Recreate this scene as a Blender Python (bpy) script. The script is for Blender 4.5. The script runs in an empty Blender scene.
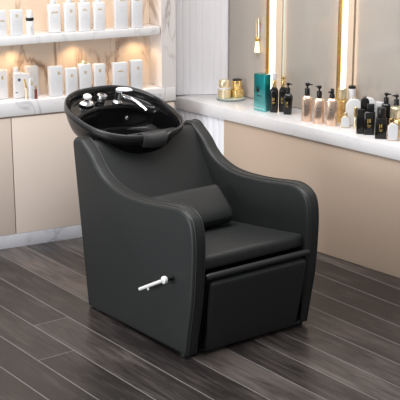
import bpy, bmesh, math, random
from mathutils import Vector, Matrix, Euler
random.seed(7)
SC = bpy.context.scene
COL = SC.collection
PI = math.pi

# ------------------------------------------------------------------ camera, world, lights
cam_d = bpy.data.cameras.new('camera')
cam_d.sensor_width = 36.0
cam_d.lens = 108.0
cam_d.clip_end = 60
cam = bpy.data.objects.new('camera', cam_d)
cam.location = (0, 0, 2.0)
cam.rotation_euler = (math.radians(90 - 16), 0, 0)
COL.objects.link(cam)
SC.camera = cam

world = bpy.data.worlds.new('world'); SC.world = world
world.use_nodes = True
bgn = world.node_tree.nodes['Background']
bgn.inputs[0].default_value = (0.97, 0.98, 1.0, 1)
bgn.inputs[1].default_value = 0.36


def area(name, loc, target, sx, sy, energy, color=(1, 1, 1), spread=PI):
    d = bpy.data.lights.new(name, 'AREA')
    d.shape = 'RECTANGLE'; d.size = sx; d.size_y = sy; d.energy = energy; d.color = color
    d.spread = spread
    o = bpy.data.objects.new(name, d)
    o.location = loc
    o.rotation_euler = (Vector(target) - Vector(loc)).to_track_quat('-Z', 'Y').to_euler()
    COL.objects.link(o)
    return o


area('added_overhead_light', (-0.5, 4.6, 3.4), (-0.1, 5.1, 0), 2.6, 2.2, 112, (1, 0.985, 0.97))  # added soft light from above
area('added_left_key', (-3.8, 2.5, 1.05), (0.0, 5.2, 0.5), 2.2, 1.5, 100, (0.97, 0.985, 1.0))  # added soft key from the left, there is no window

vs = SC.view_settings
vs.view_transform = 'Standard'; vs.look = 'None'; vs.gamma = 1.0; vs.use_curve_mapping = False
vs.exposure = 0.26

# ------------------------------------------------------------------ materials


def new_mat(name):
    m = bpy.data.materials.new(name); m.use_nodes = True
    nt = m.node_tree
    return m, nt, nt.nodes['Principled BSDF']


def plain(name, col, rough=0.5, metal=0.0, spec=0.5, coat=0.0, bump=0.0, bscale=200, alpha=None, trans=0.0, ior=1.45):
    m, nt, b = new_mat(name)
    b.inputs['Base Color'].default_value = (*col, 1)
    b.inputs['Roughness'].default_value = rough
    b.inputs['Metallic'].default_value = metal
    b.inputs['Specular IOR Level'].default_value = spec
    b.inputs['Coat Weight'].default_value = coat
    b.inputs['Transmission Weight'].default_value = trans
    b.inputs['IOR'].default_value = ior
    # a slight natural variation so that no surface is perfectly even
    tc = nt.nodes.new('ShaderNodeTexCoord'); ns = nt.nodes.new('ShaderNodeTexNoise')
    ns.inputs['Scale'].default_value = bscale; ns.inputs['Detail'].default_value = 3
    nt.links.new(tc.outputs['Object'], ns.inputs['Vector'])
    if bump > 0:
        bp = nt.nodes.new('ShaderNodeBump'); bp.inputs['Strength'].default_value = bump
        bp.inputs['Distance'].default_value = 0.002
        nt.links.new(ns.outputs['Fac'], bp.inputs['Height'])
        nt.links.new(bp.outputs['Normal'], b.inputs['Normal'])
    else:
        mr = nt.nodes.new('ShaderNodeMapRange')
        mr.inputs['To Min'].default_value = max(0.0, rough - 0.03); mr.inputs['To Max'].default_value = min(1, rough + 0.03)
        nt.links.new(ns.outputs['Fac'], mr.inputs['Value'])
        nt.links.new(mr.outputs['Result'], b.inputs['Roughness'])
    return m


def emit(name, col, strength):
    m, nt, b = new_mat(name)
    b.inputs['Base Color'].default_value = (*col, 1)
    b.inputs['Emission Color'].default_value = (*col, 1)
    b.inputs['Emission Strength'].default_value = strength
    return m


def marble(name, base, vein, cloud, scale=3.0, rough=0.25, amount=0.6, width=0.06, stretch=None):
    m, nt, b = new_mat(name)
    N = nt.nodes.new; L = nt.links.new
    tc = N('ShaderNodeTexCoord')
    n1 = N('ShaderNodeTexNoise'); n1.inputs['Scale'].default_value = scale; n1.inputs['Detail'].default_value = 5
    n1.inputs['Distortion'].default_value = 0.8
    if stretch:
        mp = N('ShaderNodeMapping'); mp.inputs['Rotation'].default_value = (0, 0.75, 0.3); mp.inputs['Scale'].default_value = stretch
        L(tc.outputs['Object'], mp.inputs['Vector']); L(mp.outputs[0], n1.inputs['Vector'])
    else:
        L(tc.outputs['Object'], n1.inputs['Vector'])
    # veins: where the noise crosses its middle
    sub = N('ShaderNodeMath'); sub.operation = 'SUBTRACT'; sub.inputs[1].default_value = 0.5
    ab = N('ShaderNodeMath'); ab.operation = 'ABSOLUTE'
    mr = N('ShaderNodeMapRange'); mr.inputs['From Max'].default_value = width
    mr.inputs['To Min'].default_value = 1; mr.inputs['To Max'].default_value = 0
    L(n1.outputs['Fac'], sub.inputs[0]); L(sub.outputs[0], ab.inputs[0]); L(ab.outputs[0], mr.inputs['Value'])
    n2 = N('ShaderNodeTexNoise'); n2.inputs['Scale'].default_value = scale * 0.6; n2.inputs['Detail'].default_value = 4
    L(tc.outputs['Object'], n2.inputs['Vector'])
    mul = N('ShaderNodeMath'); mul.operation = 'MULTIPLY'
    mr2 = N('ShaderNodeMapRange'); mr2.inputs['From Min'].default_value = 0.45; mr2.inputs['From Max'].default_value = 0.65
    mr2.inputs['To Max'].default_value = amount
    L(n2.outputs['Fac'], mr2.inputs['Value'])
    L(mr.outputs['Result'], mul.inputs[0]); L(mr2.outputs['Result'], mul.inputs[1])
    mixc = N('ShaderNodeMix'); mixc.data_type = 'RGBA'
    mixc.inputs['A'].default_value = (*base, 1); mixc.inputs['B'].default_value = (*cloud, 1)
    L(n2.outputs['Fac'], mixc.inputs['Factor'])
    mixv = N('ShaderNodeMix'); mixv.data_type = 'RGBA'
    mixv.inputs['B'].default_value = (*vein, 1)
    L(mixc.outputs['Result'], mixv.inputs['A']); L(mul.outputs[0], mixv.inputs['Factor'])
    L(mixv.outputs['Result'], b.inputs['Base Color'])
    b.inputs['Roughness'].default_value = rough
    return m


def leather(name, col, rough, quilt=False):
    m, nt, b = new_mat(name)
    N = nt.nodes.new; L = nt.links.new
    b.inputs['Base Color'].default_value = (*col, 1); b.inputs['Roughness'].default_value = rough
    b.inputs['Specular IOR Level'].default_value = 0.38
    tc = N('ShaderNodeTexCoord')
    v = N('ShaderNodeTexVoronoi'); v.inputs['Scale'].default_value = 420
    L(tc.outputs['Object'], v.inputs['Vector'])
    bp = N('ShaderNodeBump'); bp.inputs['Strength'].default_value = 0.12; bp.inputs['Distance'].default_value = 0.001
    L(v.outputs['Distance'], bp.inputs['Height'])
    n = N('ShaderNodeTexNoise'); n.inputs['Scale'].default_value = 5; n.inputs['Detail'].default_value = 2
    L(tc.outputs['Object'], n.inputs['Vector'])
    bp2 = N('ShaderNodeBump'); bp2.inputs['Strength'].default_value = 0.2; bp2.inputs['Distance'].default_value = 0.01
    L(n.outputs['Fac'], bp2.inputs['Height']); L(bp.outputs['Normal'], bp2.inputs['Normal'])
    last = bp2
    if quilt:
        sep = N('ShaderNodeSeparateXYZ'); L(tc.outputs['Object'], sep.inputs[0])
        hs = []
        for sgn in (1, -1):
            a = N('ShaderNodeMath'); a.operation = 'MULTIPLY_ADD'; a.inputs[1].default_value = sgn
            L(sep.outputs['Y'], a.inputs[0]); L(sep.outputs['X'], a.inputs[2])
            sc = N('ShaderNodeMath'); sc.operation = 'MULTIPLY'; sc.inputs[1].default_value = PI / 0.06
            L(a.outputs[0], sc.inputs[0])
            si = N('ShaderNodeMath'); si.operation = 'SINE'; L(sc.outputs[0], si.inputs[0])
            aa = N('ShaderNodeMath'); aa.operation = 'ABSOLUTE'; L(si.outputs[0], aa.inputs[0])
            pw = N('ShaderNodeMath'); pw.operation = 'POWER'; pw.inputs[1].default_value = 0.4; L(aa.outputs[0], pw.inputs[0])
            hs.append(pw)
        mn = N('ShaderNodeMath'); mn.operation = 'MULTIPLY'
        L(hs[0].outputs[0], mn.inputs[0]); L(hs[1].outputs[0], mn.inputs[1])
        bp3 = N('ShaderNodeBump'); bp3.inputs['Strength'].default_value = 0.35; bp3.inputs['Distance'].default_value = 0.004
        L(mn.outputs[0], bp3.inputs['Height']); L(last.outputs['Normal'], bp3.inputs['Normal'])
        last = bp3
    L(last.outputs['Normal'], b.inputs['Normal'])
    return m


def plank_mat():
    m, nt, b = new_mat('dark_oak_planks')
    N = nt.nodes.new; L = nt.links.new
    tc = N('ShaderNodeTexCoord')
    at = N('ShaderNodeAttribute'); at.attribute_name = 'plank_tone'
    # the object's x axis runs along the planks
    addv = N('ShaderNodeVectorMath'); addv.operation = 'ADD'
    cmb = N('ShaderNodeCombineXYZ')
    k = N('ShaderNodeMath'); k.operation = 'MULTIPLY'; k.inputs[1].default_value = 37.0
    L(at.outputs['Fac'], k.inputs[0]); L(k.outputs[0], cmb.inputs[0]); L(k.outputs[0], cmb.inputs[2])
    L(tc.outputs['Object'], addv.inputs[0]); L(cmb.outputs[0], addv.inputs[1])
    mp = N('ShaderNodeMapping'); mp.inputs['Scale'].default_value = (1.3, 16, 1.0)
    L(addv.outputs[0], mp.inputs['Vector'])
    n = N('ShaderNodeTexNoise'); n.inputs['Scale'].default_value = 2.2; n.inputs['Detail'].default_value = 7
    n.inputs['Roughness'].default_value = 0.62; n.inputs['Distortion'].default_value = 1.1
    L(mp.outputs[0], n.inputs['Vector'])
    mp2 = N('ShaderNodeMapping'); mp2.inputs['Scale'].default_value = (2.0, 5, 1.0)
    L(addv.outputs[0], mp2.inputs['Vector'])
    n2 = N('ShaderNodeTexNoise'); n2.inputs['Scale'].default_value = 1.6; n2.inputs['Detail'].default_value = 3
    L(mp2.outputs[0], n2.inputs['Vector'])
    cr = N('ShaderNodeValToRGB')
    e = cr.color_ramp.elements
    e[0].position = 0.37; e[0].color = (0.017, 0.014, 0.0135, 1)
    e[1].position = 0.63; e[1].color = (0.112, 0.094, 0.087, 1)
    x = e.new(0.5); x.color = (0.048, 0.040, 0.0375, 1)
    mixf = N('ShaderNodeMath'); mixf.operation = 'MULTIPLY_ADD'; mixf.inputs[1].default_value = 0.36
    L(n2.outputs['Fac'], mixf.inputs[0])
    half = N('ShaderNodeMath'); half.operation = 'MULTIPLY'; half.inputs[1].default_value = 0.55
    L(n.outputs['Fac'], half.inputs[0]); L(half.outputs[0], mixf.inputs[2])
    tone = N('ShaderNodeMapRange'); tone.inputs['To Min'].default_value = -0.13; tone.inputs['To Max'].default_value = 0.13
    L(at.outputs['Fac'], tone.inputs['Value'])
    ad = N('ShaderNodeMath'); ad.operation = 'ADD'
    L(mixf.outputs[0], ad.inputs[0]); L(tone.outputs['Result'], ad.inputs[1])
    L(ad.outputs[0], cr.inputs['Fac']); L(cr.outputs['Color'], b.inputs['Base Color'])
    b.inputs['Roughness'].default_value = 0.33
    bp = N('ShaderNodeBump'); bp.inputs['Strength'].default_value = 0.15; bp.inputs['Distance'].default_value = 0.002
    L(n.outputs['Fac'], bp.inputs['Height']); L(bp.outputs['Normal'], b.inputs['Normal'])
    return m


M = {}
M['leather'] = leather('black_leather', (0.0205, 0.0218, 0.0222), 0.44)
M['leather_quilt'] = leather('black_quilted_leather', (0.0205, 0.0218, 0.0222), 0.42, True)
M['piping'] = plain('black_piping', (0.020, 0.021, 0.0215), 0.4)
M['black_plastic'] = plain('black_plastic', (0.008, 0.008, 0.008), 0.45)
M['gloss_black'] = plain('black_gloss_ceramic', (0.004, 0.004, 0.0045), 0.10, spec=0.4)
M['rim_grey'] = plain('grey_black_rim', (0.045, 0.045, 0.047), 0.22)
M['satin_black'] = plain('satin_black_shell', (0.012, 0.012, 0.0125), 0.30)
M['silicone'] = plain('grey_silicone', (0.045, 0.045, 0.048), 0.38)
M['chrome'] = plain('chrome', (0.85, 0.86, 0.88), 0.08, metal=1)
M['white_enamel'] = plain('white_enamel', (0.85, 0.85, 0.85), 0.25)
M['planks'] = plank_mat()
M['groove'] = plain('pale_groove', (0.27, 0.25, 0.245), 0.6)
M['marble'] = marble('white_marble', (0.78, 0.77, 0.78), (0.36, 0.36, 0.40), (0.70, 0.69, 0.70), 6.0, 0.2, 0.75, 0.04)
M['marble_soft'] = marble('soft_white_marble', (0.80, 0.79, 0.80), (0.60, 0.60, 0.62), (0.72, 0.71, 0.72), 5.0, 0.2, 0.6, 0.04)
M['marble_wall'] = marble('wall_marble', (0.70, 0.67, 0.66), (0.36, 0.31, 0.29), (0.62, 0.57, 0.54), 3.4, 0.3, 1.2, 0.035, (1.5, 1.0, 0.45))
M['marble_toe'] = marble('grey_marble', (0.58, 0.58, 0.62), (0.30, 0.31, 0.35), (0.42, 0.43, 0.47), 8.0, 0.3, 0.8, 0.08)
M['niche'] = marble('beige_marble', (0.84, 0.73, 0.63), (0.40, 0.27, 0.19), (0.70, 0.57, 0.46), 4.6, 0.3, 1.5, 0.05, (1.5, 1.0, 0.5))
M['beige'] = plain('beige_laminate', (0.70, 0.60, 0.53), 0.45)
M['taupe'] = plain('shaded_beige_laminate', (0.52, 0.405, 0.318), 0.5)  # beige darkened to hold the shade under the counter overhang
M['flute'] = plain('white_fluted_paint', (0.86, 0.87, 0.92), 0.4)
M['wallpaint'] = plain('grey_wall_paint', (0.50, 0.46, 0.43), 0.7)
M['mirror'] = plain('painted_reflection_mirror', (0.39, 0.355, 0.32), 0.10, metal=0.12, spec=0.5)  # reflection of a taupe room is put into the base colour
M['mirror_edge'] = plain('mirror_edge_glass', (0.42, 0.50, 0.48), 0.12)
M['gold'] = plain('brushed_gold', (0.72, 0.47, 0.17), 0.28, metal=1)
M['gold_lacquer'] = plain('gold_lacquer', (0.80, 0.58, 0.25), 0.22, metal=0.85)
M['pale_gold'] = plain('pale_gold', (0.86, 0.74, 0.50), 0.25, metal=0.7)
M['rose_gold'] = plain('rose_gold', (0.80, 0.58, 0.44), 0.24, metal=0.85)
M['gold_ink'] = plain('gold_ink', (0.55, 0.38, 0.12), 0.4, metal=0.3)
M['grey_ink'] = plain('grey_ink', (0.58, 0.58, 0.60), 0.6)
M['dark_ink'] = plain('dark_ink', (0.10, 0.11, 0.14), 0.6)
M['white_card'] = plain('white_card', (0.66, 0.66, 0.675), 0.4)
M['white_plastic'] = plain('white_plastic', (0.72, 0.72, 0.73), 0.3)
M['black_glass'] = plain('black_bottle', (0.010, 0.009, 0.008), 0.15)
M['black_cap'] = plain('black_cap', (0.008, 0.008, 0.009), 0.35)
M['teal'] = plain('teal_foil', (0.015, 0.32, 0.33), 0.18, metal=0.75)
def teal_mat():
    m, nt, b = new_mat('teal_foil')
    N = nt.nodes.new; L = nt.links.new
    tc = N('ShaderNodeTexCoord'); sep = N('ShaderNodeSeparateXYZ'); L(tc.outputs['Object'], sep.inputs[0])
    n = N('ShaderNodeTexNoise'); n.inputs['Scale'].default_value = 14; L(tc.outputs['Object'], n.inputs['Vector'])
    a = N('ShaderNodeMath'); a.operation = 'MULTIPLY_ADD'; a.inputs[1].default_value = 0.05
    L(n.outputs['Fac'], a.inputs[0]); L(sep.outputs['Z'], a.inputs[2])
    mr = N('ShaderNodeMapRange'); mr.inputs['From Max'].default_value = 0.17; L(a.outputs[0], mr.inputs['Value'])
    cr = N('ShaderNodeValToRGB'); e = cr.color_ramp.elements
    e[0].position = 0.15; e[0].color = (0.22, 0.62, 0.62, 1); e[1].position = 0.9; e[1].color = (0.01, 0.25, 0.27, 1)  # ramp paints in the metallic sheen: bright aqua low, dark teal high
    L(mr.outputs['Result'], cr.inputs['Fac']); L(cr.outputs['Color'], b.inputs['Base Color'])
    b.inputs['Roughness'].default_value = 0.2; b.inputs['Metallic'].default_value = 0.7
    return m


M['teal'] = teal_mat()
M['glass'] = plain('green_glass', (0.72, 0.86, 0.84), 0.05, trans=0.75, ior=1.45)
M['frost'] = plain('frosted_plastic', (0.86, 0.88, 0.92), 0.25, trans=0.35)
M['cream'] = plain('cream_plastic', (0.72, 0.60, 0.45), 0.35)
M['brown_red'] = plain('brown_red_plastic', (0.22, 0.06, 0.04), 0.3)
M['peach'] = plain('peach_enamel', (0.72, 0.57, 0.43), 0.4)
M['tube_white'] = emit('light_tube', (1.0, 0.98, 0.97), 0.78)
M['tube_warm'] = emit('warm_led', (1.0, 0.70, 0.36), 2.0)
M['bulb'] = emit('bulb', (1.0, 0.80, 0.46), 0.75)

# ------------------------------------------------------------------ mesh helpers


class MB:
    def __init__(self):
        self.bm = bmesh.new()

    def box(self, c, s, bev=0.0, seg=2, rot=None):
        m = Matrix.Translation(c)
        if rot is not None:
            m = m @ Euler(rot).to_matrix().to_4x4()
        m = m @ Matrix.Diagonal((s[0], s[1], s[2], 1))
        r = bmesh.ops.create_cube(self.bm, size=1, matrix=m)
        if bev > 0:
            es = list({e for v in r['verts'] for e in v.link_edges})
            bmesh.ops.bevel(self.bm, geom=es, offset=bev, segments=seg, affect='EDGES', profile=0.5)
        return self

    def loft(self, rings, cap0=True, cap1=True, closed=True):
        vs_ = [[self.bm.verts.new(p) for p in r] for r in rings]
        n = len(rings[0])
        for a, b in zip(vs_[:-1], vs_[1:]):
            for i in range(n if closed else n - 1):
                j = (i + 1) % n
                self.bm.faces.new((a[i], a[j], b[j], b[i]))
        if cap0:
            self.bm.faces.new(list(reversed(vs_[0])))
        if cap1:
            self.bm.faces.new(vs_[-1])
        return self

    def lathe(self, prof, c=(0, 0, 0), seg=24, sx=1.0, sy=1.0, mat=None, n=2.0):
        rings = []
        for r, z in prof:
            ring = []
            for k in range(seg):
                a = 2 * PI * k / seg
                cx, cy = math.cos(a), math.sin(a)
                e = 2.0 / n
                x = math.copysign(abs(cx) ** e, cx) * r * sx
                y = math.copysign(abs(cy) ** e, cy) * r * sy
                p = Vector((x, y, z))
                if mat is not None:
                    p = mat @ p
                ring.append(p + Vector(c))
            rings.append(ring)
        return self.loft(rings)

    def tube(self, pts, rad, seg=10, closed=False):
        pts = [Vector(p) for p in pts]
        rads = rad if isinstance(rad, (list, tuple)) else [rad] * len(pts)
        rings = []
        up = Vector((0, 0, 1))
        prev = None
        for i, p in enumerate(pts):
            if closed:
                t = pts[(i + 1) % len(pts)] - pts[i - 1]
            else:
                t = pts[min(i + 1, len(pts) - 1)] - pts[max(i - 1, 0)]
            t.normalize()
            if prev is None:
                x = t.cross(up)
                if x.length < 1e-3:
                    x = t.cross(Vector((0, 1, 0)))
            else:
                x = prev - t * prev.dot(t)
            x.normalize(); y = t.cross(x); prev = x
            rings.append([p + (x * math.cos(2 * PI * k / seg) + y * math.sin(2 * PI * k / seg)) * rads[i] for k in range(seg)])
        if closed:
            rings.append(rings[0])
            return self.loft(rings[:-1] + [list(rings[0])], False, False)
        return self.loft(rings)

    def slab(self, outline, y0, y1, r=0.01, seg=4):
        """outline: (x, z) loop; extruded along y with rounded edges."""
        pts = [Vector((a, b)) for a, b in outline]
        ar = sum(pts[i].x * pts[(i + 1) % len(pts)].y - pts[(i + 1) % len(pts)].x * pts[i].y for i in range(len(pts)))
        if ar < 0:
            pts.reverse()
        n = len(pts)
        nor = []
        for i in range(n):
            e1 = (pts[i] - pts[i - 1]).normalized(); e2 = (pts[(i + 1) % n] - pts[i]).normalized()
            n1 = Vector((e1.y, -e1.x)); n2 = Vector((e2.y, -e2.x))
            b = (n1 + n2)
            b = b.normalized() / max(0.5, math.sqrt(max(0.0, (1 + n1.dot(n2)) / 2)))
            nor.append(b)
        rings = []
        lev = []
        for k in range(seg + 1):
            a = PI / 2 * k / seg
            lev.append((y0 + r * (1 - math.sin(a)), r * (1 - math.cos(a))))
        lev = lev[::-1]                       # y0 with the full inset first
        lev = [(y0 + r - r * math.cos(PI / 2 * k / seg), r - r * math.sin(PI / 2 * k / seg)) for k in range(seg + 1)]
        lev += [(y1 - (y - y0), i) for y, i in lev[::-1]]
        for y, ins in lev:
            rings.append([(p.x - q.x * ins, y, p.y - q.y * ins) for p, q in zip(pts, nor)])
        return self.loft(rings)

    def build(self, name, mat, parent=None, smooth=True, ang=35, loc=None, rotz=None):
        bmesh.ops.recalc_face_normals(self.bm, faces=self.bm.faces)
        me = bpy.data.meshes.new(name)
        self.bm.to_mesh(me); self.bm.free()
        me.materials.append(M[mat] if isinstance(mat, str) else mat)
        if smooth:
            for p in me.polygons:
                p.use_smooth = True
            me.set_sharp_from_angle(angle=math.radians(ang))
        o = bpy.data.objects.new(name, me)
        COL.objects.link(o)
        if parent is not None:
            o.parent = parent
        if loc is not None:
            o.location = loc
        if rotz is not None:
            o.rotation_euler = (0, 0, rotz)
        return o


def spline(ctrl, per=6):
    """open Catmull-Rom through 2-D points"""
    out = []
    P = [Vector(p) for p in ctrl]
    for i in range(len(P) - 1):
        p0 = P[max(i - 1, 0)]; p1 = P[i]; p2 = P[i + 1]; p3 = P[min(i + 2, len(P) - 1)]
        for k in range(per):
            t = k / per
            out.append(0.5 * ((2 * p1) + (p2 - p0) * t + (2 * p0 - 5 * p1 + 4 * p2 - p3) * t * t + (3 * p1 - p0 - 3 * p2 + p3) * t ** 3))
    out.append(P[-1])
    return [tuple(p) for p in out]


def tag(o, label, cat=None, group=None, kind=None):
    o['label'] = label
    if cat: o['category'] = cat
    if group: o['group'] = group
    if kind: o['kind'] = kind
    return o


def thing(name, label, cat, loc=(0, 0, 0), rotz=0.0, group=None):
    o = bpy.data.objects.new(name, None)
    o.empty_display_size = 0.1
    o.location = loc; o.rotation_euler = (0, 0, rotz)
    COL.objects.link(o)
    return tag(o, label, cat, group)


def struct(o, label=None):
    o['kind'] = 'structure'
    if label: o['label'] = label
    return o


# frames of the two walls: x along the wall, y into the wall
LA = math.radians(27.188); LO = Vector((-1.056, 6.020, 0))
RA = math.radians(-48.607); RO = Vector((0.630, 5.976, 0))


def fr(o, a):
    ex = Vector((math.cos(a), math.sin(a), 0)); ey = Vector((-math.sin(a), math.cos(a), 0))
    return lambda x, y, z=0.0: o + ex * x + ey * y + Vector((0, 0, z))


LP = fr(LO, LA); RP = fr(RO, RA)

# ------------------------------------------------------------------ floor
FA = math.radians(-53.0)
seams = [2.066, 2.219, 2.393, 2.571, 2.742, 2.915, 3.071, 3.219, 3.380, 3.530, 3.683, 3.862]
s0 = seams[0]; lo = [s0 - 0.165 * k for k in range(1, 18)][::-1]
hi = [seams[-1] + 0.166 * k for k in range(1, 22)]
allseams = lo + seams + hi
joints = {2.393: [-4.40], 2.219: [-4.055]}
bm = bmesh.new()
tone_layer = bm.faces.layers.float.new('plank_tone')


def fquad(x0, x1, y0, y1, z, tone, mi):
    vv = [bm.verts.new((x0, y0, z)), bm.verts.new((x1, y0, z)), bm.verts.new((x1, y1, z)), bm.verts.new((x0, y1, z))]
    f = bm.faces.new(vv); f[tone_layer] = tone; f.material_index = mi


X0, X1 = -9.0, 2.5
fquad(X0, X1, allseams[0], allseams[-1], -0.0012, 0, 1)
tones = {2.066: 0.25, 2.219: 0.45, 2.393: 0.38, 2.571: 0.42, 2.742: 0.95, 2.915: 0.5, 3.071: 0.9, 3.219: 0.35, 3.380: 0.5}  # the two lightest planks carry floor sheen painted into their tone
for y0, y1 in zip(allseams[:-1], allseams[1:]):
    js = list(joints.get(y0, []))
    x = (js[0] if js else -4.5 + random.uniform(-0.9, 0.4))
    xs = [x]
    if not js:
        xs = [X0 + random.uniform(0.2, 1.2)]
        while xs[-1] < X1: xs.append(xs[-1] + random.uniform(1.15, 1.5))
        xs = [v for v in xs if not (-5.6 < v < -2.4)]
    else:
        while xs[0] > X0: xs.insert(0, xs[0] - 1.32)
        while xs[-1] < X1: xs.append(xs[-1] + 1.32)
    xs = [X0] + [v for v in xs if X0 < v < X1] + [X1]
    g = 0.0024
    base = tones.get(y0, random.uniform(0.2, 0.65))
    for a, b in zip(xs[:-1], xs[1:]):
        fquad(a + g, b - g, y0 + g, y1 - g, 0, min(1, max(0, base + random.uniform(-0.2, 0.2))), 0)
me = bpy.data.meshes.new('floor'); bm.to_mesh(me); bm.free()
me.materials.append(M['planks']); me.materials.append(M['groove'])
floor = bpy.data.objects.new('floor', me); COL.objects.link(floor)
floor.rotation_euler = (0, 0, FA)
struct(floor, 'dark grey brown wood plank floor with pale seams')

# ------------------------------------------------------------------ left wall: niche, pier, baseboard
ZC, ZC0 = 0.784, 0.708
D = 0.155
mb = MB(); mb.box((0.238, D + 0.05, 1.35), (1.60, 0.10, 2.70))
struct(mb.build('wall_left', 'niche', smooth=False, loc=LO, rotz=LA), 'beige veined marble back of the shelf niche')
mb = MB(); mb.box((0.997, 0.0775, (2.70 + ZC) / 2 + 0.0005), (0.085, 0.153, 2.70 - ZC - 0.001))
struct(mb.build('wall_center', 'marble_wall', smooth=False, loc=LO, rotz=LA), 'pale veined marble pier beside the shelf niche')
pl = [(-0.1325, 6.500), (-0.147, 6.905), (-0.152, 7.10), (-0.32, 7.10), (-0.30, 6.80)]
struct(MB().loft([[(x, y, 0.0) for x, y in pl], [(x, y, 2.70) for x, y in pl]]).build('trim_2', 'marble_wall', smooth=False), 'marble return behind the pier')
mb = MB(); mb.box((0.236, D / 2 + 0.002, 0.036), (1.592, D - 0.004, 0.072), 0.001)
struct(mb.build('baseboard_left', 'marble_toe', loc=LO, rotz=LA), 'grey marble plinth below the beige cabinets')


# ------------------------------------------------------------------ left cabinets and marble shelves
def cabinet(label, x0, x1, splits):
    t = thing('base_cabinet', label, 'cabinet', LP(x0, 0, 0.072), LA, 'beige base cabinets under the shelf niche')
    w = x1 - x0
    h = ZC0 - 0.072 - 0.004
    MB().box((w / 2, 0.084, h / 2), (w - 0.002, 0.132, h)).build('cabinet_body', 'taupe', t, smooth=False)
    xs = [0] + splits + [w]
    for a, b in zip(xs[:-1], xs[1:]):
        MB().box(((a + b) / 2, 0.011, h / 2 - 0.002), (b - a - 0.005, 0.014, h - 0.006), 0.0015).build('door', 'beige', t)
    return t


cabinet('beige base cabinet cut off by the left edge, under the marble counter', -0.56, 0.094, [])
cabinet('beige base cabinet under the marble counter, directly behind the black chair', 0.094, 1.034, [0.47])

mb = MB(); mb.box((0.239, 0.074, (ZC + ZC0) / 2), (1.598, 0.152, ZC - ZC0), 0.003)
tag(mb.build('marble_countertop', 'marble', loc=LO, rotz=LA), 'thick white marble counter slab along the beige base cabinets', 'countertop')
mb = MB(); mb.box((0.194, D / 2 + 0.001, 1.096), (1.505, D - 0.004, 0.042), 0.002)
tag(mb.build('wall_shelf', 'marble', loc=LO, rotz=LA), 'white marble shelf across the niche, carrying the upper row of boxes', 'shelf')
mb = MB(); mb.box((0.194, D / 2 + 0.001, 1.50), (1.505, D - 0.004, 0.042), 0.002)
struct(mb.build('trim_1', 'marble', loc=LO, rotz=LA))


def spot(x, z, e, y=0.085):
    d = bpy.data.lights.new('shelf_downlight', 'SPOT')
    d.energy = e; d.color = (1.0, 0.66, 0.34); d.spot_size = math.radians(125); d.spot_blend = 0.7; d.shadow_soft_size = 0.02
    o = bpy.data.objects.new('shelf_downlight', d)
    o.location = LP(x, y, z); COL.objects.link(o)


for x in (-0.15, 0.155, 0.50, 0.86):
    spot(x, 1.066, 1.2)
for x in (-0.15, 0.16, 0.47, 0.78):
    spot(x, 1.476, 1.9)

# ------------------------------------------------------------------ right side: fluted wall, vanity, mirrors
ZR0, ZR = 0.593, 0.660
MI = 0.28                                  # mirror face
mb = MB(); mb.box((0.30, MI + 0.065, 1.35), (3.0, 0.10, 2.70))
struct(mb.build('wall_right', 'wallpaint', smooth=False, loc=RO, rotz=RA), 'taupe wall behind the vanity mirrors')


def fluted(p0, p1, z0, z1, pitch, depth, back):
    """vertical half-round ribs between two plan points (wall frame), solid behind"""
    p0 = Vector(p0); p1 = Vector(p1); d = p1 - p0; L = d.length; d.normalize()
    out = Vector((d.y, -d.x))               # towards the viewer side (negative y)
    n = max(1, round(L / pitch)); pitch = L / n
    pl = []
    for k in range(n):
        for j in range(8):
            a = PI * j / 8
            s = k * pitch + pitch * (0.5 - 0.5 * math.cos(a))
            q = p0 + d * s + out * (depth * math.sin(a) - depth)
            pl.append(q)
    pl.append(p1 - out * depth)
    pl += [Vector(b) for b in back]
    mb = MB()
    mb.loft([[(q.x, q.y, z0) for q in pl], [(q.x, q.y, z1) for q in pl]])
    return mb


struct(fluted((-1.195, 0.028), (-1.024, MI), ZR + 0.001, 2.70, 0.040, 0.004, [(-1.03, MI + 0.01), (-1.195, MI + 0.01)]).build('wall_corner', 'flute', loc=RO, rotz=RA, ang=50),
       'white fluted wall panel between the marble pier and the mirrors')

vt = thing('vanity_cabinet', 'beige vanity front darkened for shade, with white fluted end under the cosmetics counter', 'cabinet', RP(0, 0, 0), RA)
MB().box((0.124, 0.025, ZR0 / 2), (1.752, 0.05, ZR0 - 0.002), 0.001).build('front_panel', 'taupe', vt)
fluted((-1.150, 0.0), (-0.752, 0.0), 0.001, ZR0 - 0.001, 0.050, 0.006, [(-0.752, 0.05), (-1.150, 0.05)]).build('fluted_panel', 'flute', vt, ang=50)

mb = MB(); mb.box((-0.077, (MI + 0.006) / 2 - 0.005, (ZR + ZR0) / 2), (2.15, MI + 0.018, ZR - ZR0), 0.003)
tag(mb.build('vanity_countertop', 'marble_soft', loc=RO, rotz=RA), 'long white marble vanity counter holding bottles, below the mirrors', 'countertop')


def mirror(label, a0, a1, edges=()):
    t = thing('wall_mirror', label, 'mirror', RP((a0 + a1) / 2, MI, ZR + 0.004), RA, 'tall mirrors above the vanity')
    w = a1 - a0; h = 1.75
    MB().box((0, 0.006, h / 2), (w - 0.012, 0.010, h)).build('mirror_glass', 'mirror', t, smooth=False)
    for s in edges:
        MB().box((s * (w / 2 - 0.009), 0.006, h / 2), (0.018, 0.013, h), 0.001).build('bevelled_edge', 'mirror_edge', t)
    return t


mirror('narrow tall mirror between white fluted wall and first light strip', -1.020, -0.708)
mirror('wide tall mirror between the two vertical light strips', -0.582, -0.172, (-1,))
mirror('tall mirror right of the second light strip, cut by right edge', -0.064, 0.95)


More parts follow.
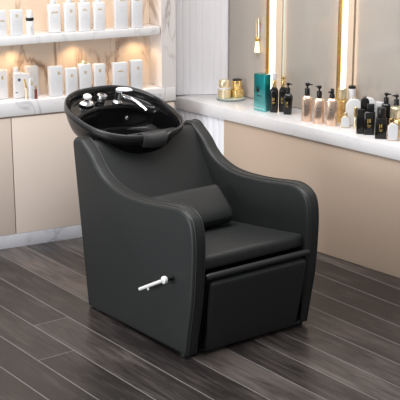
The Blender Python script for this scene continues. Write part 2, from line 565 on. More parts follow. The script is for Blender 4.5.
def light_strip(label, a0, a1):
    """gold frame side, white tube, warm halo side"""
    t = thing('light_strip', label, 'light', RP(a0, MI, ZR + 0.004), RA, 'vertical light strips between the mirrors')
    h = 1.75
    wf = 0.024; w = a1 - a0
    MB().box((wf / 2, 0.001, h / 2), (wf, 0.020, h), 0.002).build('gold_frame', 'gold', t)
    MB().box((wf + (w - wf) * 0.46 / 2 + 0.001, 0.003, h / 2), ((w - wf) * 0.46, 0.016, h), 0.003).build('diffuser', 'tube_white', t)
    x0 = wf + (w - wf) * 0.46 + 0.002
    MB().box(((x0 + w) / 2, 0.004, h / 2), (w - x0, 0.014, h), 0.001).build('backing_plate', 'peach', t)
    for sx in (-1, 1):                     # warm light washing over the mirrors on both sides
        d = bpy.data.lights.new('halo_light', 'AREA'); d.shape = 'RECTANGLE'; d.size = 0.012; d.size_y = h
        d.energy = 0.22; d.color = (1.0, 0.62, 0.30)
        o = bpy.data.objects.new('halo_light', d); o.parent = t
        o.location = ((-0.002 if sx < 0 else w + 0.002), -0.022, h / 2)
        zax = Vector((-sx, -0.35, 0)).normalized()      # lamp shines along -z
        yax = Vector((0, 0, 1)); xax = yax.cross(zax)
        o.rotation_euler = Matrix((xax, yax, zax)).transposed().to_euler()
        COL.objects.link(o)


light_strip('vertical light strip with gold frame left of the wide mirror, behind teal box', -0.704, -0.586)
light_strip('vertical light strip with gold frame behind the rose gold bottles', -0.168, -0.068)

# pendant reflection, modelled as an added solid lamp on the first mirror
t = thing('reflected_pendant', 'reflected small brass pendant with glowing bulb, modelled on the narrow mirror', 'light', RP(-0.768, MI, 0.935), RA)
MB().box((0.0, -0.004, 0.16), (0.016, 0.008, 0.030), 0.003).build('added_plate', 'gold', t)
MB().tube([(0.009, -0.012, 0.07), (0.009, -0.014, 0.185), (0.004, -0.014, 0.193), (-0.004, -0.014, 0.193), (-0.009, -0.014, 0.185), (-0.009, -0.012, 0.07)], 0.0026, 8).build('wire_loop', 'pale_gold', t)
MB().lathe([(0.010, 0.064), (0.011, 0.066), (0.011, 0.080), (0.006, 0.086)], (0, -0.014, 0), 16).build('socket', 'gold', t)
MB().lathe([(0.004, 0.0), (0.019, 0.001), (0.020, 0.004), (0.012, 0.064)], (0, -0.014, 0), 16, sy=0.6).build('bulb', 'bulb', t)

# ------------------------------------------------------------------ products on the left shelves
ZS = 1.117


def ink(mb, x, z, w, h, y, t=0.0006):
    mb.box((x, y, z), (w, t, h))


def product_box(label, row, a, i, w, h, mark='bars', cap=0.0, dep=0.034, fold=False, mz=0.80, mx=0.0, gcol='gold_ink'):
    zz = ZS if row == 'upper' else ZC
    grp = 'white product boxes on the ' + ('upper marble shelf' if row == 'upper' else 'lower marble counter')
    nm = 'product_box' if cap == 0 else 'product_bottle'
    if cap > 0: grp = 'white product bottles on the ' + ('upper marble shelf' if row == 'upper' else 'lower marble counter')
    t = thing(nm, label, 'box' if cap == 0 else 'bottle', LP(a, max(i, dep / 2 + 0.006), zz + 0.0005), LA, grp)
    f = -dep / 2 - 0.0003
    MB().box((0, 0, h / 2), (w, dep, h), 0.0035 if cap == 0 else 0.006, 3).build('body', 'white_card' if cap == 0 else 'white_plastic', t)
    if cap > 0:
        MB().lathe([(0.016, h - 0.001), (0.017, h + 0.002), (0.017, h + cap - 0.003), (0.015, h + cap)], (0, 0, 0), 20, sy=0.8).build('cap', 'white_plastic', t)
    g = MB(); z = h * mz; x0 = mx * w
    if mark == 'bars':
        ink(g, x0 - 0.0045, z, 0.003, 0.018, f); ink(g, x0 + 0.0045, z, 0.003, 0.015, f); ink(g, x0, z + 0.001, 0.007, 0.0025, f)
    elif mark == 'letter':
        ink(g, x0 - 0.005, z, 0.004, 0.017, f); ink(g, x0 + 0.002, z + 0.005, 0.007, 0.003, f); ink(g, x0 + 0.002, z - 0.006, 0.009, 0.004, f); ink(g, x0 + 0.004, z, 0.003, 0.010, f)
    elif mark == 'line':
        ink(g, x0, z, w * 0.42, 0.0035, f); ink(g, x0 - 0.002, z + 0.007, w * 0.18, 0.002, f)
    elif mark == 'script':
        for k in range(5): ink(g, x0 + (k - 2) * w * 0.11, z + (0.002 if k % 2 else -0.001), w * 0.07, 0.007, f)
    elif mark == 'drop':
        ink(g, x0, z, 0.006, 0.020, f); ink(g, x0 - 0.004, z - 0.004, 0.005, 0.010, f)
    g.build('emblem', gcol, t, smooth=False)
    g = MB()
    for k in range(3):
        ink(g, x0, h * (mz - 0.20 - 0.065 * k), w * (0.5 - 0.1 * (k % 2)), 0.0018, f)
    g.build('text_lines', 'grey_ink', t, smooth=False)
    return t


def vis(wpx, dep): return (wpx - dep * 0.457) / 0.889


product_box('white box with gold mark at far left of upper marble shelf', 'upper', 0.081, 0.060, vis(0.0587, .034), 0.130, 'script', mz=0.6)
product_box('white box with gold letter mark left of the black banded bottle', 'upper', 0.156, 0.045, vis(0.0716, .034), 0.130, 'bars', mz=0.78)
product_box('white bottle with wide gold script, leftmost of the capped bottles on upper shelf', 'upper', 0.365, 0.055, vis(0.0728, .034), 0.147, 'script', cap=0.03, mz=0.72)
product_box('white capped bottle with small gold mark, second from left among upper capped bottles', 'upper', 0.447, 0.047, vis(0.0705, .034), 0.149, 'letter', cap=0.03, mz=0.74, mx=0.08)
product_box('white capped bottle with thin gold line, third among the upper capped bottles', 'upper', 0.525, 0.040, vis(0.0708, .034), 0.1496, 'line', cap=0.03, mz=0.74)
product_box('white capped bottle with short gold dash, rightmost of the upper capped bottles', 'upper', 0.606, 0.032, vis(0.0711, .034), 0.148, 'line', cap=0.03, mz=0.74)
product_box('taller white box with gold line, second from right on upper shelf', 'upper', 0.734, 0.039, vis(0.0825, .034), 0.172, 'line', mz=0.86, mx=0.08)
product_box('taller white box at the right end of upper shelf', 'upper', 0.824, 0.038, vis(0.0696, .034), 0.170, 'line', mz=0.86)

product_box('white box with gold drop mark at far left of the lower counter', 'lower', 0.085, 0.105, vis(0.0626, .034), 0.154, 'drop', mz=0.74)
product_box('tall plain white box behind the thin tubes on lower counter', 'lower', 0.254, 0.125, vis(0.0738, .034), 0.158, None, mz=0.78)
product_box('white box with gold mark nearest right of the thin tubes', 'lower', 0.361, 0.055, vis(0.0817, .04), 0.158, 'letter', dep=0.04, mz=0.78, mx=0.2)
product_box('shorter white box with pale gold crest behind the left basin rim', 'lower', 0.441, 0.034, vis(0.0687, .034), 0.145, 'letter', mz=0.74)
b6 = product_box('white bottle with gold cap on lower counter, behind the basin taps', 'lower', 0.518, 0.036, vis(0.0742, .034), 0.160, 'letter', mz=0.74)
MB().lathe([(0.015, 0.159), (0.017, 0.161), (0.016, 0.172), (0.010, 0.176)], (0, 0, 0), 18, sy=0.8).build('cap', 'pale_gold', b6)
b6.name = 'product_bottle'; b6['category'] = 'bottle'; b6['group'] = 'white product bottles on the lower marble counter'
product_box('white box with gold mark right of the gold capped bottle', 'lower', 0.599, 0.030, vis(0.0708, .034), 0.156, 'letter', mz=0.78)
product_box('wide white box with gold line, second from right on lower counter', 'lower', 0.717, 0.028, vis(0.0877, .034), 0.1545, 'line', mz=0.70)
product_box('white box with gold mark at right end of the lower counter', 'lower', 0.816, 0.037, vis(0.0760, .034), 0.158, 'letter', mz=0.74, mx=0.12)

# black-banded bottle on the upper shelf
t = thing('banded_bottle', 'small white bottle with black band on upper shelf', 'bottle', LP(0.223, 0.026, ZS + 0.0005), LA)
MB().lathe([(0.018, 0), (0.0195, 0.002), (0.0195, 0.070), (0.017, 0.074)], seg=24).build('body', 'frost', t)
MB().lathe([(0.0195, 0.075), (0.0205, 0.077), (0.0205, 0.087), (0.0195, 0.089)], seg=24).build('band', 'black_cap', t)
MB().lathe([(0.0165, 0.090), (0.0165, 0.122), (0.0145, 0.127), (0.008, 0.128)], seg=24).build('cap', 'white_plastic', t)
MB().box((0, -0.0195, 0.038), (0.012, 0.001, 0.016)).build('emblem', 'grey_ink', t, smooth=False)

# pouch bottle with pump neck and blue-grey dot
t = thing('refill_pouch', 'white pouch with grey dot and narrow spout, left of thin tubes', 'pouch', LP(0.185, 0.085, ZC + 0.0005), LA)
MB().slab([(-0.045, 0), (0.045, 0), (0.042, 0.125), (-0.012, 0.137), (-0.043, 0.135)], -0.016, 0.016, 0.006).build('body', 'white_card', t)
MB().lathe([(0.013, 0.130), (0.0135, 0.132), (0.0135, 0.158), (0.012, 0.161)], (-0.028, 0, 0), 20, sy=0.8).build('spout', 'white_plastic', t)
mb = MB(); mb.lathe([(0.0085, -0.0004), (0.0085, 0.0004)], (-0.017, -0.0163, 0.098), 20, mat=Matrix.Rotation(PI / 2, 3, 'X'))
mb.build('dot', 'dark_ink', t)
MB().box((-0.034, -0.0163, 0.032), (0.012, 0.0008, 0.006)).build('emblem', 'dark_ink', t, smooth=False)

t = thing('applicator_tube', 'thin beige tube leaning beside white tube on lower counter', 'tube', LP(0.190, 0.040, ZC + 0.0005), LA)
MB().tube([(0.004, 0, 0), (0.004, 0, 0.060)], 0.007, 14).build('body', 'cream', t)
MB().tube([(0.004, 0, 0.0605), (-0.003, 0, 0.106)], [0.006, 0.005], 14).build('cap', 'gold_lacquer', t)
t = thing('cosmetic_tube', 'white tube with gold letters standing between the beige and brown tubes', 'tube', LP(0.214, 0.018, ZC + 0.0005), LA)
MB().lathe([(0.012, 0), (0.0135, 0.002), (0.0135, 0.085), (0.012, 0.100), (0.011, 0.112)], seg=20, sy=0.8).build('body', 'frost', t)
mb = MB(); mb.box((-0.004, -0.0113, 0.092), (0.004, 0.0012, 0.030)); mb.box((0.004, -0.0113, 0.085), (0.003, 0.0012, 0.022)); mb.box((0, -0.0113, 0.08), (0.007, 0.0012, 0.004))
mb.build('emblem', 'gold_ink', t, smooth=False)
t = thing('lip_tube', 'small brown red lip tube at the right of thin tubes', 'tube', LP(0.242, 0.028, ZC + 0.0005), LA)
MB().lathe([(0.007, 0), (0.0078, 0.001), (0.0078, 0.048), (0.007, 0.050)], seg=16).build('body', 'brown_red', t)
MB().lathe([(0.006, 0.0505), (0.0062, 0.066), (0.004, 0.072)], seg=16).build('cap', 'rose_gold', t)

# ------------------------------------------------------------------ cosmetics on the vanity
FACE = RA + math.radians(30)               # labels turned a little towards the room


def body_mb(w, d, h, shoulder, top=0.45, foot=0.92, n=4.0, waist=1.0):
    mb = MB()
    pr = [(foot * 0.96, 0.0), (foot, 0.003), ((foot + 1) / 2 * waist, h * 0.45), (1.0, h - shoulder), (0.97, h - shoulder * 0.75), (0.86, h - shoulder * 0.4), (top + 0.1, h - shoulder * 0.1), (top, h)]
    mb.lathe([(r * 0.5, z) for r, z in pr], seg=36, sx=w, sy=d, n=n)
    return mb


def pump(t, h, r, col='black_cap', up=0.055, spin=0.0, neck='black_cap'):
    m = Matrix.Rotation(spin, 3, 'Z')
    MB().lathe([(r, h), (r, h + up * 0.52), (r * 0.9, h + up * 0.56)], seg=20).build('collar', neck, t)
    mb = MB()
    mb.lathe([(r * 0.35, h + up * 0.5), (r * 0.35, h + up * 0.8)], seg=12)
    mb.lathe([(r * 0.75, h + up * 0.78), (r * 0.85, h + up * 0.85), (r * 0.8, h + up)], seg=16)
    a = m @ Vector((r * 0.4, 0, h + up * 0.9)); b = m @ Vector((r * 2.0, 0, h + up * 0.86))
    mb.tube([a, b], [r * 0.34, r * 0.24], 8)
    mb.build('pump_head', col, t)


def marks(t, y, z, s, mat, tilt=0.0):
    mb = MB()
    mb.box((-0.005 * s, y, z), (0.003 * s, 0.0012, 0.018 * s)); mb.box((0.003 * s, y, z + 0.002 * s), (0.004 * s, 0.0012, 0.014 * s))
    mb.box((0, y, z - 0.016 * s), (0.016 * s, 0.0012, 0.0025)); mb.box((0, y, z - 0.022 * s), (0.011 * s, 0.0012, 0.002))
    mb.build('emblem', mat, t, smooth=False)


# glass tray with two gold jars
t = thing('glass_tray', 'round greenish glass tray under two gold jars by fluted wall', 'tray', RP(-0.899, 0.186, ZR + 0.0005), RA)
MB().lathe([(0.070, 0.0), (0.082, 0.003), (0.084, 0.007), (0.082, 0.0085), (0.070, 0.006)], seg=48).build('glass_disc', 'glass', t)
MB().lathe([(0.083, 0.0086), (0.084, 0.0092), (0.082, 0.0096)], seg=48).build('rim', 'mirror_edge', t)
ZT = ZR + 0.0105
t = thing('cosmetic_jar', 'pale glass jar with gold lid, left one on the glass tray', 'jar', RP(-0.912, 0.148, ZT), RA, 'gold jars on the glass tray')
MB().lathe([(0.030, 0), (0.033, 0.003), (0.033, 0.046), (0.030, 0.050)], seg=32, n=3.2).build('jar_body', 'pale_gold', t)
MB().lathe([(0.032, 0.051), (0.033, 0.053), (0.033, 0.058), (0.031, 0.060)], seg=32, n=3.2).build('band', 'white_plastic', t)
MB().lathe([(0.031, 0.061), (0.032, 0.063), (0.032, 0.100), (0.030, 0.103)], seg=32).build('lid', 'pale_gold', t)
t = thing('cosmetic_jar', 'brighter gold jar with dark top, right one on the glass tray', 'jar', RP(-0.884, 0.220, ZT), RA, 'gold jars on the glass tray')
MB().lathe([(0.034, 0), (0.036, 0.003), (0.036, 0.043), (0.033, 0.046)], seg=32, n=3.2).build('jar_body', 'gold_lacquer', t)
MB().lathe([(0.028, 0.047), (0.029, 0.049), (0.029, 0.094), (0.027, 0.096)], seg=32).build('lid', 'gold_lacquer', t)
MB().lathe([(0.026, 0.0965), (0.026, 0.102), (0.022, 0.104)], seg=32).build('lid_disc', 'black_cap', t)

# teal box
t = thing('perfume_box', 'tall shiny teal box in front of the first light strip', 'box', RP(-0.545, 0.092, ZR + 0.0005), RA)
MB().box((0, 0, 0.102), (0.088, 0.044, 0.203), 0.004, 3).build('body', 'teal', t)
mb = MB(); mb.lathe([(0.012, -0.0005), (0.012, 0.0005)], (-0.012, -0.0224, 0.115), 24, mat=Matrix.Rotation(PI / 2, 3, 'X')); mb.box((0.0, -0.0224, 0.085), (0.040, 0.001, 0.004)); mb.box((-0.012, -0.0224, 0.13), (0.006, 0.001, 0.02))
mb.build('emblem', 'black_cap', t, smooth=False)
MB().box((0, -0.0224, 0.016), (0.080, 0.001, 0.004)).build('print_band', 'mirror_edge', t, smooth=False)

# black bottles with gold necks
for lab, a, i, w, h, capm in (('black bottle with gold neck and clear cap, right of teal box', -0.474, 0.114, 0.044, 0.138, 'frost'),
                              ('black bottle with gold neck half hidden behind the clear capped one', -0.452, 0.160, 0.044, 0.136, 'gold_lacquer')):
    t = thing('serum_bottle', lab, 'bottle', RP(a, i, ZR + 0.0005), FACE, 'black bottles with gold necks')
    body_mb(w, 0.030, h, 0.035, 0.5, 0.95).build('body', 'black_glass', t)
    MB().lathe([(0.0105, h), (0.011, h + 0.001), (0.011, h + 0.038), (0.010, h + 0.040)], seg=20).build('neck', 'gold_lacquer', t)
    MB().lathe([(0.0105, h + 0.041), (0.0115, h + 0.043), (0.0115, h + (0.074 if capm == 'frost' else 0.058)), (0.009, h + (0.076 if capm == 'frost' else 0.060))], seg=20).build('cap', capm, t)
    marks(t, -0.0150, h * 0.52, 1.0, 'gold_ink')
t = thing('lotion_bottle', 'black pump bottle standing left of the rose gold ones', 'bottle', RP(-0.386, 0.130, ZR + 0.0005), FACE)
body_mb(0.053, 0.034, 0.113, 0.022, 0.5, 0.80).build('body', 'black_glass', t)
pump(t, 0.113, 0.0115, up=0.058, spin=0.2)
marks(t, -0.0160, 0.062, 0.9, 'gold_ink')

# rose gold bottles
for k, (lab, a, i, w, h) in enumerate((('leftmost rose gold bottle with black pump on the vanity', -0.199, 0.083, 0.058, 0.136),
                                       ('middle rose gold bottle with black pump on the vanity', -0.115, 0.085, 0.058, 0.135),
                                       ('right rose gold bottle with black spray head on the vanity', -0.037, 0.097, 0.060, 0.144))):
    t = thing('lotion_bottle', lab, 'bottle', RP(a, i, ZR + 0.0005), FACE, 'rose gold bottles on the vanity')
    body_mb(w, 0.040, h, 0.020, 0.5, 0.97, 3.4).build('body', 'rose_gold', t)
    if k < 2:
        pump(t, h, 0.0135, up=(0.066, 0.064)[k], spin=(0.2, 2.5)[k])
    else:
        MB().lathe([(0.014, h), (0.0135, h + 0.018), (0.011, h + 0.022)], seg=20).build('collar', 'black_cap', t)
        mb = MB(); mb.box((0.0, 0, h + 0.036), (0.018, 0.014, 0.027), 0.003); mb.box((-0.014, 0, h + 0.030), (0.014, 0.008, 0.008), 0.002)
        mb.build('spray_head', 'black_cap', t)
    marks(t, -0.0205, h * 0.60, 0.9, 'dark_ink')

# gold and white group
t = thing('perfume_bottle', 'tall gold bottle behind the right rose gold bottle', 'bottle', RP(-0.062, 0.205, ZR + 0.0005), RA)
body_mb(0.058, 0.040, 0.120, 0.006, 0.8, 1.0, 5).build('body', 'gold_lacquer', t)
MB().lathe([(0.021, 0.120), (0.024, 0.123), (0.024, 0.176), (0.021, 0.180)], seg=28).build('cap', 'pale_gold', t)
t = thing('roll_on_bottle', 'white cylinder with black top behind the round white flask', 'bottle', RP(-0.036, 0.2475, ZR + 0.0005), RA)
MB().lathe([(0.018, 0), (0.0195, 0.002), (0.0195, 0.173), (0.0185, 0.176)], seg=28).build('body', 'white_plastic', t)
MB().lathe([(0.019, 0.1765), (0.0195, 0.178), (0.019, 0.188), (0.016, 0.191)], seg=28).build('cap', 'black_cap', t)
t = thing('perfume_flask', 'round shouldered white flask between gold bottle and black bottles', 'bottle', RP(0.030, 0.192, ZR + 0.0005), RA + math.radians(42))
MB().slab([(-0.040, 0), (0.040, 0)] + [(0.043 * math.cos(PI * k / 16), 0.095 + 0.045 * math.sin(PI * k / 16)) for k in range(17)], -0.016, 0.016, 0.006).build('body', 'white_plastic', t)
MB().box((0, 0, 0.143), (0.020, 0.018, 0.006), 0.001).build('cap', 'pale_gold', t)
t = thing('nail_bottle', 'small white bottle with gold edge at the front of counter', 'bottle', RP(0.044, 0.115, ZR + 0.0005), RA + math.radians(42))
MB().slab([(-0.022, 0.004), (-0.016, 0), (0.016, 0), (0.022, 0.004), (0.024, 0.03), (0.022, 0.052), (0.012, 0.060), (-0.012, 0.060), (-0.022, 0.052), (-0.024, 0.03)], -0.010, 0.010, 0.002).build('body', 'gold_lacquer', t)
MB().slab([(-0.019, 0.003), (0.019, 0.003), (0.0225, 0.03), (0.0205, 0.052), (0.011, 0.058), (-0.011, 0.058), (-0.0205, 0.052), (-0.0225, 0.03)], -0.0125, 0.0, 0.002).build('label_panel', 'white_card', t)
MB().lathe([(0.009, 0.060), (0.010, 0.062), (0.009, 0.078), (0.007, 0.080)], seg=16).build('cap', 'pale_gold', t)
t = thing('mascara_tube', 'thin gold tube between small white bottle and black bottles', 'tube', RP(0.090, 0.138, ZR + 0.0005), RA)
MB().lathe([(0.009, 0), (0.010, 0.002), (0.010, 0.060), (0.009, 0.062)], seg=16).build('body', 'pale_gold', t)
MB().lathe([(0.009, 0.0625), (0.009, 0.108), (0.006, 0.112)], seg=16).build('cap', 'gold_lacquer', t)

# black group
t = thing('cologne_bottle', 'slim plain black bottle, leftmost of the front black bottles', 'bottle', RP(0.184, 0.068, ZR + 0.0005), RA + math.radians(38))
MB().box((0, 0, 0.064), (0.036, 0.030, 0.127), 0.004, 3).build('body', 'black_glass', t)
t = thing('shampoo_bottle', 'black bottle with white rounded top behind the front black ones', 'bottle', RP(0.162, 0.150, ZR + 0.0005), RA + math.radians(38))
MB().slab([(-0.038, 0), (0.0, 0)] + [(-0.016 + 0.022 * math.cos(PI * k / 14), 0.150 + 0.022 * math.sin(PI * k / 14)) for k in range(15)], -0.022, 0.022, 0.004).build('body', 'black_glass', t)
MB().slab([(-0.005, 0.11), (0.036, 0.11), (0.036, 0.142)] + [(0.004 + 0.032 * math.cos(PI / 2 * k / 8), 0.142 + 0.027 * math.sin(PI / 2 * k / 8)) for k in range(1, 9)] + [(-0.010, 0.172)], -0.020, 0.020, 0.003).build('label_panel', 'white_card', t)
t = thing('cologne_bottle', 'black bottle with gold letters, middle of the front black bottles', 'bottle', RP(0.226, 0.088, ZR + 0.0005), RA + math.radians(38))
body_mb(0.056, 0.036, 0.118, 0.008, 0.7, 0.97, 5).build('body', 'black_glass', t)
MB().box((0.004, 0, 0.1365), (0.036, 0.026, 0.036), 0.003).build('cap', 'black_cap', t)
marks(t, -0.0182, 0.070, 1.3, 'gold_ink')
t = thing('cologne_bottle', 'black bottle with tall cap, rightmost of the front black bottles', 'bottle', RP(0.322, 0.064, ZR + 0.0005), RA + math.radians(38))
MB().box((0, 0, 0.052), (0.056, 0.040, 0.103), 0.004, 3).build('body', 'black_glass', t)
MB().lathe([(0.021, 0.1035), (0.022, 0.105), (0.022, 0.152), (0.020, 0.155)], seg=28).build('cap', 'black_cap', t)
marks(t, -0.0205, 0.064, 1.1, 'gold_ink')
t = thing('nail_bottle', 'white bottle with rose gold rim at counter edge, right foreground', 'bottle', RP(0.393, 0.070, ZR + 0.0005), RA + math.radians(42))
MB().slab([(-0.026, 0.006), (-0.018, 0), (0.018, 0), (0.026, 0.006), (0.028, 0.045), (0.026, 0.076), (0.014, 0.090), (-0.014, 0.090), (-0.026, 0.076), (-0.028, 0.045)], -0.012, 0.012, 0.003).build('body', 'rose_gold', t)
MB().slab([(-0.020, 0.004), (0.020, 0.004), (0.0255, 0.045), (0.0235, 0.075), (0.013, 0.087), (-0.013, 0.087), (-0.0235, 0.075), (-0.0255, 0.045)], -0.0145, 0.0, 0.003).build('label_panel', 'white_card', t)
t = thing('perfume_bottle', 'pale gold and white bottle behind the rose gold rimmed one', 'bottle', RP(0.345, 0.150, ZR + 0.0005), RA + math.radians(20))
body_mb(0.066, 0.044, 0.095, 0.006, 0.8, 1.0, 5).build('body', 'gold_lacquer', t)
MB().lathe([(0.029, 0.096), (0.031, 0.099), (0.031, 0.145), (0.027, 0.150)], seg=28).build('cap', 'pale_gold', t)
for lab, a, i, w, sp in (('black pump bottle at back, left of the two by the mirror', 0.225, 0.212, 0.046, 0.3),
                         ('black pump bottle at back, right of the two by the mirror', 0.292, 0.212, 0.040, 2.8)):
    t = thing('soap_bottle', lab, 'bottle', RP(a, i, ZR + 0.0005), FACE, 'black pump bottles by the mirror')
    body_mb(w, 0.034, 0.142, 0.016, 0.5, 0.97).build('body', 'black_glass', t)
    pump(t, 0.142, 0.0125, up=0.052, spin=sp)
t = thing('cream_box', 'low white box behind the black bottles, against the mirror', 'box', RP(0.160, 0.236, ZR + 0.0005), RA)
MB().box((0, 0, 0.068), (0.060, 0.034, 0.135), 0.003).build('body', 'white_card', t)
MB().box((0, -0.0172, 0.10), (0.03, 0.0008, 0.004)).build('text_lines', 'grey_ink', t, smooth=False)

# ------------------------------------------------------------------ the shampoo chair
CA = math.atan2(-0.802, 0.597)
CO = Vector((-0.512, 5.178, 0))
W = 0.677; T = 0.068
chair = thing('shampoo_chair', 'black leather salon backwash chair with glossy basin on dark plank floor', 'chair', CO, CA)

top = spline([(-0.108, 0.752), (-0.104, 0.770), (-0.084, 0.784), (-0.040, 0.786), (-0.010, 0.770), (0.052, 0.727), (0.100, 0.680), (0.155, 0.645), (0.235, 0.620), (0.325, 0.611),
              (0.44, 0.615), (0.53, 0.623), (0.66, 0.640), (0.715, 0.642), (0.765, 0.628), (0.797, 0.598), (0.812, 0.540), (0.814, 0.45), (0.806, 0.32), (0.795, 0.23), (0.776, 0.13), (0.756, 0.018)], 5)
outline = [(0.30, 0.010), (-0.010, 0.006)] + top


def side_panel(y0, y1, outer):
    p = MB().slab(outline, y0, y1, 0.016, 5).build('side_panel', 'leather', chair, ang=60)
    for y, off in ((y0, 0.0135), (y1, -0.0135)):
        pts = [(x, y + off, z) for x, z in top[6:]]
        pts2 = []
        for i, q in enumerate(pts):                   # push the welt out to the rounded edge
            a = Vector(pts[max(i - 1, 0)]); b = Vector(pts[min(i + 1, len(pts) - 1)])
            d = (b - a).normalized(); nn = Vector((d.z, 0, -d.x)) * -1
            pts2.append(Vector(q) + nn * 0.0005)
        MB().tube(pts2, 0.0026, 8).build('piping', 'piping', p)
    return p


lp = side_panel(0.0, T, 0)
rp = side_panel(W - T, W, 1)
for x, y in ((0.05, T / 2), (0.715, T / 2), (0.05, W - T / 2), (0.715, W - T / 2)):
    MB().lathe([(0.024, 0), (0.026, 0.002), (0.026, 0.020)], (x, y, 0), 20).build('foot', 'black_plastic', chair)

# back shell, backrest, base
MB().slab([(0.012, 0.03), (0.05, 0.03), (-0.03, 0.70), (-0.072, 0.70)], T + 0.001, W - T - 0.001, 0.006).build('back_panel', 'leather', chair)
bk = spline([(-0.055, 0.735), (-0.050, 0.768), (-0.028, 0.772), (0.0, 0.750), (0.055, 0.668), (0.118, 0.570), (0.165, 0.498), (0.235, 0.410), (0.285, 0.365)], 5)
MB().slab(bk + [(0.20, 0.30), (0.04, 0.50)], T - 0.002, W - T + 0.002, 0.006).build('backrest', 'leather', chair)
MB().slab([(0.05, 0.03), (0.70, 0.03), (0.745, 0.345), (0.12, 0.325)], T + 0.001, W - T - 0.001, 0.004).build('seat_base', 'black_plastic', chair)
seat_prof = spline([(0.10, 0.355), (0.30, 0.383), (0.55, 0.411), (0.72, 0.433), (0.764, 0.438), (0.782, 0.429), (0.786, 0.404), (0.783, 0.386), (0.770, 0.379)], 6)
MB().slab(seat_prof + [(0.45, 0.348), (0.10, 0.33)], T + 0.003, W - T - 0.003, 0.010).build('seat', 'leather_quilt', chair, ang=50)

# footrest with its bolster on top
foot_o = spline([(0.770, 0.336), (0.795, 0.340), (0.811, 0.332), (0.816, 0.312), (0.795, 0.18), (0.766, 0.034), (0.758, 0.021), (0.738, 0.018)], 5)
fp = MB().slab(foot_o + [(0.705, 0.035), (0.748, 0.33)], T + 0.020, W - T - 0.001, 0.021).build('footrest', 'leather', chair)
mb = MB(); pts = [(0.803, y, 0.362) for y in (T + 0.002, T + 0.012, W * 0.3, W * 0.5, W * 0.7, W - T - 0.002, W - T + 0.012, W - T + 0.018)]
mb.tube(pts, [0.009, 0.0135, 0.0135, 0.0135, 0.0135, 0.0135, 0.0135, 0.009], 14)
mb.build('footrest_bolster', 'piping', chair)

# recline lever on the outer left side
lev = MB(); lev.tube([(0.486, -0.040, 0.243), (0.58, -0.040, 0.291), (0.668, -0.040, 0.336)], [0.0072, 0.0074, 0.0076], 12)
lv = lev.build('recline_lever', 'white_enamel', chair)
mb = MB(); mb.lathe([(0.011, -0.010), (0.0155, -0.007), (0.017, 0.0), (0.0155, 0.007), (0.011, 0.010)], (0.668, -0.040, 0.336), 18, mat=Matrix.Rotation(PI / 2, 3, 'X'))
mb.build('lever_knob', 'white_enamel', lv)
mb = MB(); mb.tube([(0.668, 0.004, 0.336), (0.668, -0.030, 0.336)], 0.008, 10)
mb.build('lever_pivot', 'black_plastic', lv)
mb = MB(); mb.lathe([(0.004, -0.008), (0.0055, -0.006), (0.0055, 0.006), (0.004, 0.012)], (0.551, -0.040, 0.266), 12)
mb.build('lever_stop', 'white_enamel', lv)

# ---- the basin, in its own tilted frame
BC = Vector((-0.155, 0.314, 0.853))
BR = Matrix.Rotation(0.044, 3, 'Z') @ Matrix.Rotation(0.271, 3, 'Y')
AF, AB, BB, BK, BN, BEND = 0.270, 0.256, 0.259, -0.031, 2.506, 0.183
SEG = 120


def rim(ph):
    c, s = math.cos(ph), math.sin(ph); e = 2 / BN
    x = (AF if c > 0 else AB) * math.copysign(abs(c) ** e, c)
    y = BB * math.copysign(abs(s) ** e, s) * (1 + BK * c)
    return x, y


def sstep(a, b, x):
    t = min(1.0, max(0.0, (x - a) / (b - a))); return t * t * (3 - 2 * t)


def notch(x, y):
    return 0.016 * (1 - sstep(0.055, 0.085, abs(y))) * sstep(0.12, 0.2, x)


def basin_z(x, y, q):
    wall = sstep(0.955, 0.80, q)
    edge = -0.128 + 1.5 * y * y
    deck = 1 - sstep(edge - 0.012, edge + 0.014, x)
    dfull = 0.115 + 0.045 * (1 - q * q)
    dd = 0.036
    dep = dd * sstep(0.955, 0.89, q) * deck + dfull * wall * (1 - deck)
    return BEND * x * x - dep - notch(x, y) * sstep(0.8, 0.95, q)


def bp(x, y, z):
    return BC + BR @ Vector((x, y, z))


def ring_at(sc_, dz, sh=True):
    ring = []
    for k in range(SEG):
        x, y = rim(2 * PI * k / SEG)
        d = dz * (1 - 0.42 * sstep(0.0, 0.22, x)) if dz < -0.03 else dz
        ring.append(bp(x * sc_, y * sc_, BEND * x * x * max(0, 1 + dz / 0.3) + d - notch(x, y)))
    return ring


rings = [ring_at(a, b) for a, b in ((0.976, -0.001), (0.968, -0.004))]
nq = 56
for j in range(nq):
    q = 0.958 * (1 - j / nq) ** 0.85
    ring = []
    for k in range(SEG):
        x, y = rim(2 * PI * k / SEG)
        ring.append(bp(x * q, y * q, basin_z(x * q, y * q, q)))
    rings.append(ring)
basin = MB().loft(rings, False, True).build('basin', 'gloss_black', chair, ang=70)
basin['label'] = 'glossy black shampoo basin'
rings = [ring_at(a, b) for a, b in ((0.30, -0.172), (0.55, -0.160), (0.74, -0.138), (0.86, -0.108), (0.935, -0.070), (0.972, -0.040), (0.978, -0.036), (0.995, -0.032), (1.004, -0.026), (1.006, -0.012), (1.004, -0.010))]
MB().loft(rings, True, False).build('basin_shell', 'satin_black', basin, ang=70)
rings = [ring_at(a, b) for a, b in ((1.003, -0.012), (1.008, -0.007), (1.008, -0.001), (1.002, 0.004), (0.988, 0.005), (0.977, 0.002), (0.972, -0.003))]
MB().loft(rings, False, False).build('basin_rim', 'rim_grey', basin, ang=70)

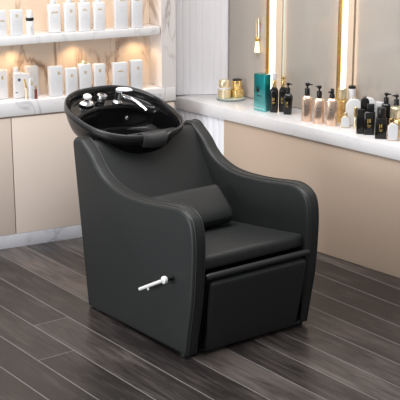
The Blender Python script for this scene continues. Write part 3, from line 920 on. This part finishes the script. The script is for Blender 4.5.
# neck rest draped over the front lip
prof = [(-0.060, -0.040), (-0.046, -0.016), (-0.026, 0.002), (-0.006, 0.010), (0.010, 0.007), (0.018, -0.006), (0.021, -0.024), (0.018, -0.042)]
inner = [(x * 0.92 - 0.003, z - 0.009) for x, z in prof]
loop = prof + inner[::-1]
rings = []
ny = 15
for j in range(ny):
    y = -0.080 + 0.130 * j / (ny - 1)
    xr = 0.262 - 1.1 * y * y
    sag = 0.010 - 0.008 * sstep(0.03, 0.08, abs(y - 0.002))
    k = 0.94 if j in (0, ny - 1) else 1.0
    rings.append([bp(xr + x * k, y, BEND * xr * xr - sag + z * k) for x, z in loop])
MB().loft(rings).build('neck_rest', 'silicone', basin, ang=50)

# taps on the deck
DZ = -0.034


def bl(x, y, z):
    return bp(x, y, BEND * x * x + DZ + z)


upv = BR
mx, my = -0.172, -0.095
mixer = MB().lathe([(0.038, 0.0), (0.041, 0.003), (0.039, 0.011), (0.028, 0.019), (0.016, 0.022)], bl(mx, my, 0), 28, sx=0.72, sy=1.0, mat=BR).build('mixer_tap', 'chrome', basin)
MB().lathe([(0.011, 0.018), (0.010, 0.030), (0.013, 0.034)], bl(mx, my, 0), 18, mat=BR).build('tap_stem', 'chrome', basin)
MB().lathe([(0.015, 0.032), (0.0205, 0.036), (0.0205, 0.046), (0.015, 0.052), (0.005, 0.055)], bl(mx, my, 0), 24, mat=BR).build('tap_cap', 'white_enamel', basin)
kx, ky = -0.180, -0.006
vb = MB().lathe([(0.018, 0.0), (0.019, 0.008), (0.023, 0.014), (0.027, 0.025), (0.024, 0.036), (0.012, 0.0415)], bl(kx, ky, 0), 28, mat=BR).build('vacuum_breaker', 'chrome', basin)
MB().lathe([(0.0095, 0.0400), (0.0105, 0.0425), (0.006, 0.0430)], bl(kx, ky, 0), 18, mat=BR).build('breaker_cap', 'black_plastic', basin)
cx, cy = -0.155, 0.072
lt = MB().lathe([(0.025, 0.0), (0.026, 0.005), (0.020, 0.011), (0.017, 0.015), (0.016, 0.054), (0.018, 0.058)], bl(cx, cy, 0), 24, mat=BR).build('lever_tap', 'chrome', basin)
m2 = BR @ Matrix.Rotation(-0.35, 3, 'Z')
MB().lathe([(0.006, 0.057), (0.030, 0.061), (0.042, 0.065), (0.036, 0.070), (0.012, 0.073)], bl(cx, cy, 0) + m2 @ Vector((-0.004, 0.026, 0)), 28, sx=0.48, sy=1.0, mat=m2).build('tap_lever', 'white_enamel', basin)
pts = [bl(cx, cy + 0.012, 0.026), bl(cx + 0.01, cy + 0.024, 0.034), bp(-0.10, 0.106, 0.008), bp(-0.045, 0.120, 0.002), bp(0.004, 0.130, -0.010)]
MB().tube(pts, [0.009, 0.010, 0.011, 0.010, 0.007], 14).build('spout', 'chrome', basin)
mb = MB(); mb.lathe([(0.011, -0.002), (0.011, 0.002), (0.009, 0.003)], bp(-0.100, 0.100, -0.093), 20, sx=0.8, mat=BR @ Matrix.Rotation(PI / 2 - 0.4, 3, 'Y'))
mb.build('glint_disc', 'chrome', basin)  # chrome disc added in place of a highlight on the basin wall

# lumbar cushion lying against the backrest
ca = math.atan2(0.122, -0.105)
cush = thing('lumbar_cushion', 'small black leather lumbar pillow on the seat against the backrest', 'cushion', CO + Matrix.Rotation(CA, 3, 'Z') @ Vector((0, 0, 0)), CA)
cw = [(0.392, 0.428), (0.396, 0.445), (0.378, 0.478), (0.330, 0.522), (0.288, 0.555), (0.268, 0.561), (0.242, 0.550), (0.185, 0.505), (0.192, 0.482), (0.235, 0.440), (0.290, 0.406), (0.345, 0.398), (0.378, 0.408)]
cl = []
n = len(cw)
P = [Vector(p) for p in cw]
for i in range(n):
    p0, p1, p2, p3 = P[i - 1], P[i], P[(i + 1) % n], P[(i + 2) % n]
    for k in range(4):
        u = k / 4
        cl.append(tuple(0.5 * ((2 * p1) + (p2 - p0) * u + (2 * p0 - 5 * p1 + 4 * p2 - p3) * u * u + (3 * p1 - p0 - 3 * p2 + p3) * u ** 3)))
MB().slab(cl, T + 0.035, W - T - 0.068, 0.020, 5).build('pillow_body', 'leather', cush, ang=70)
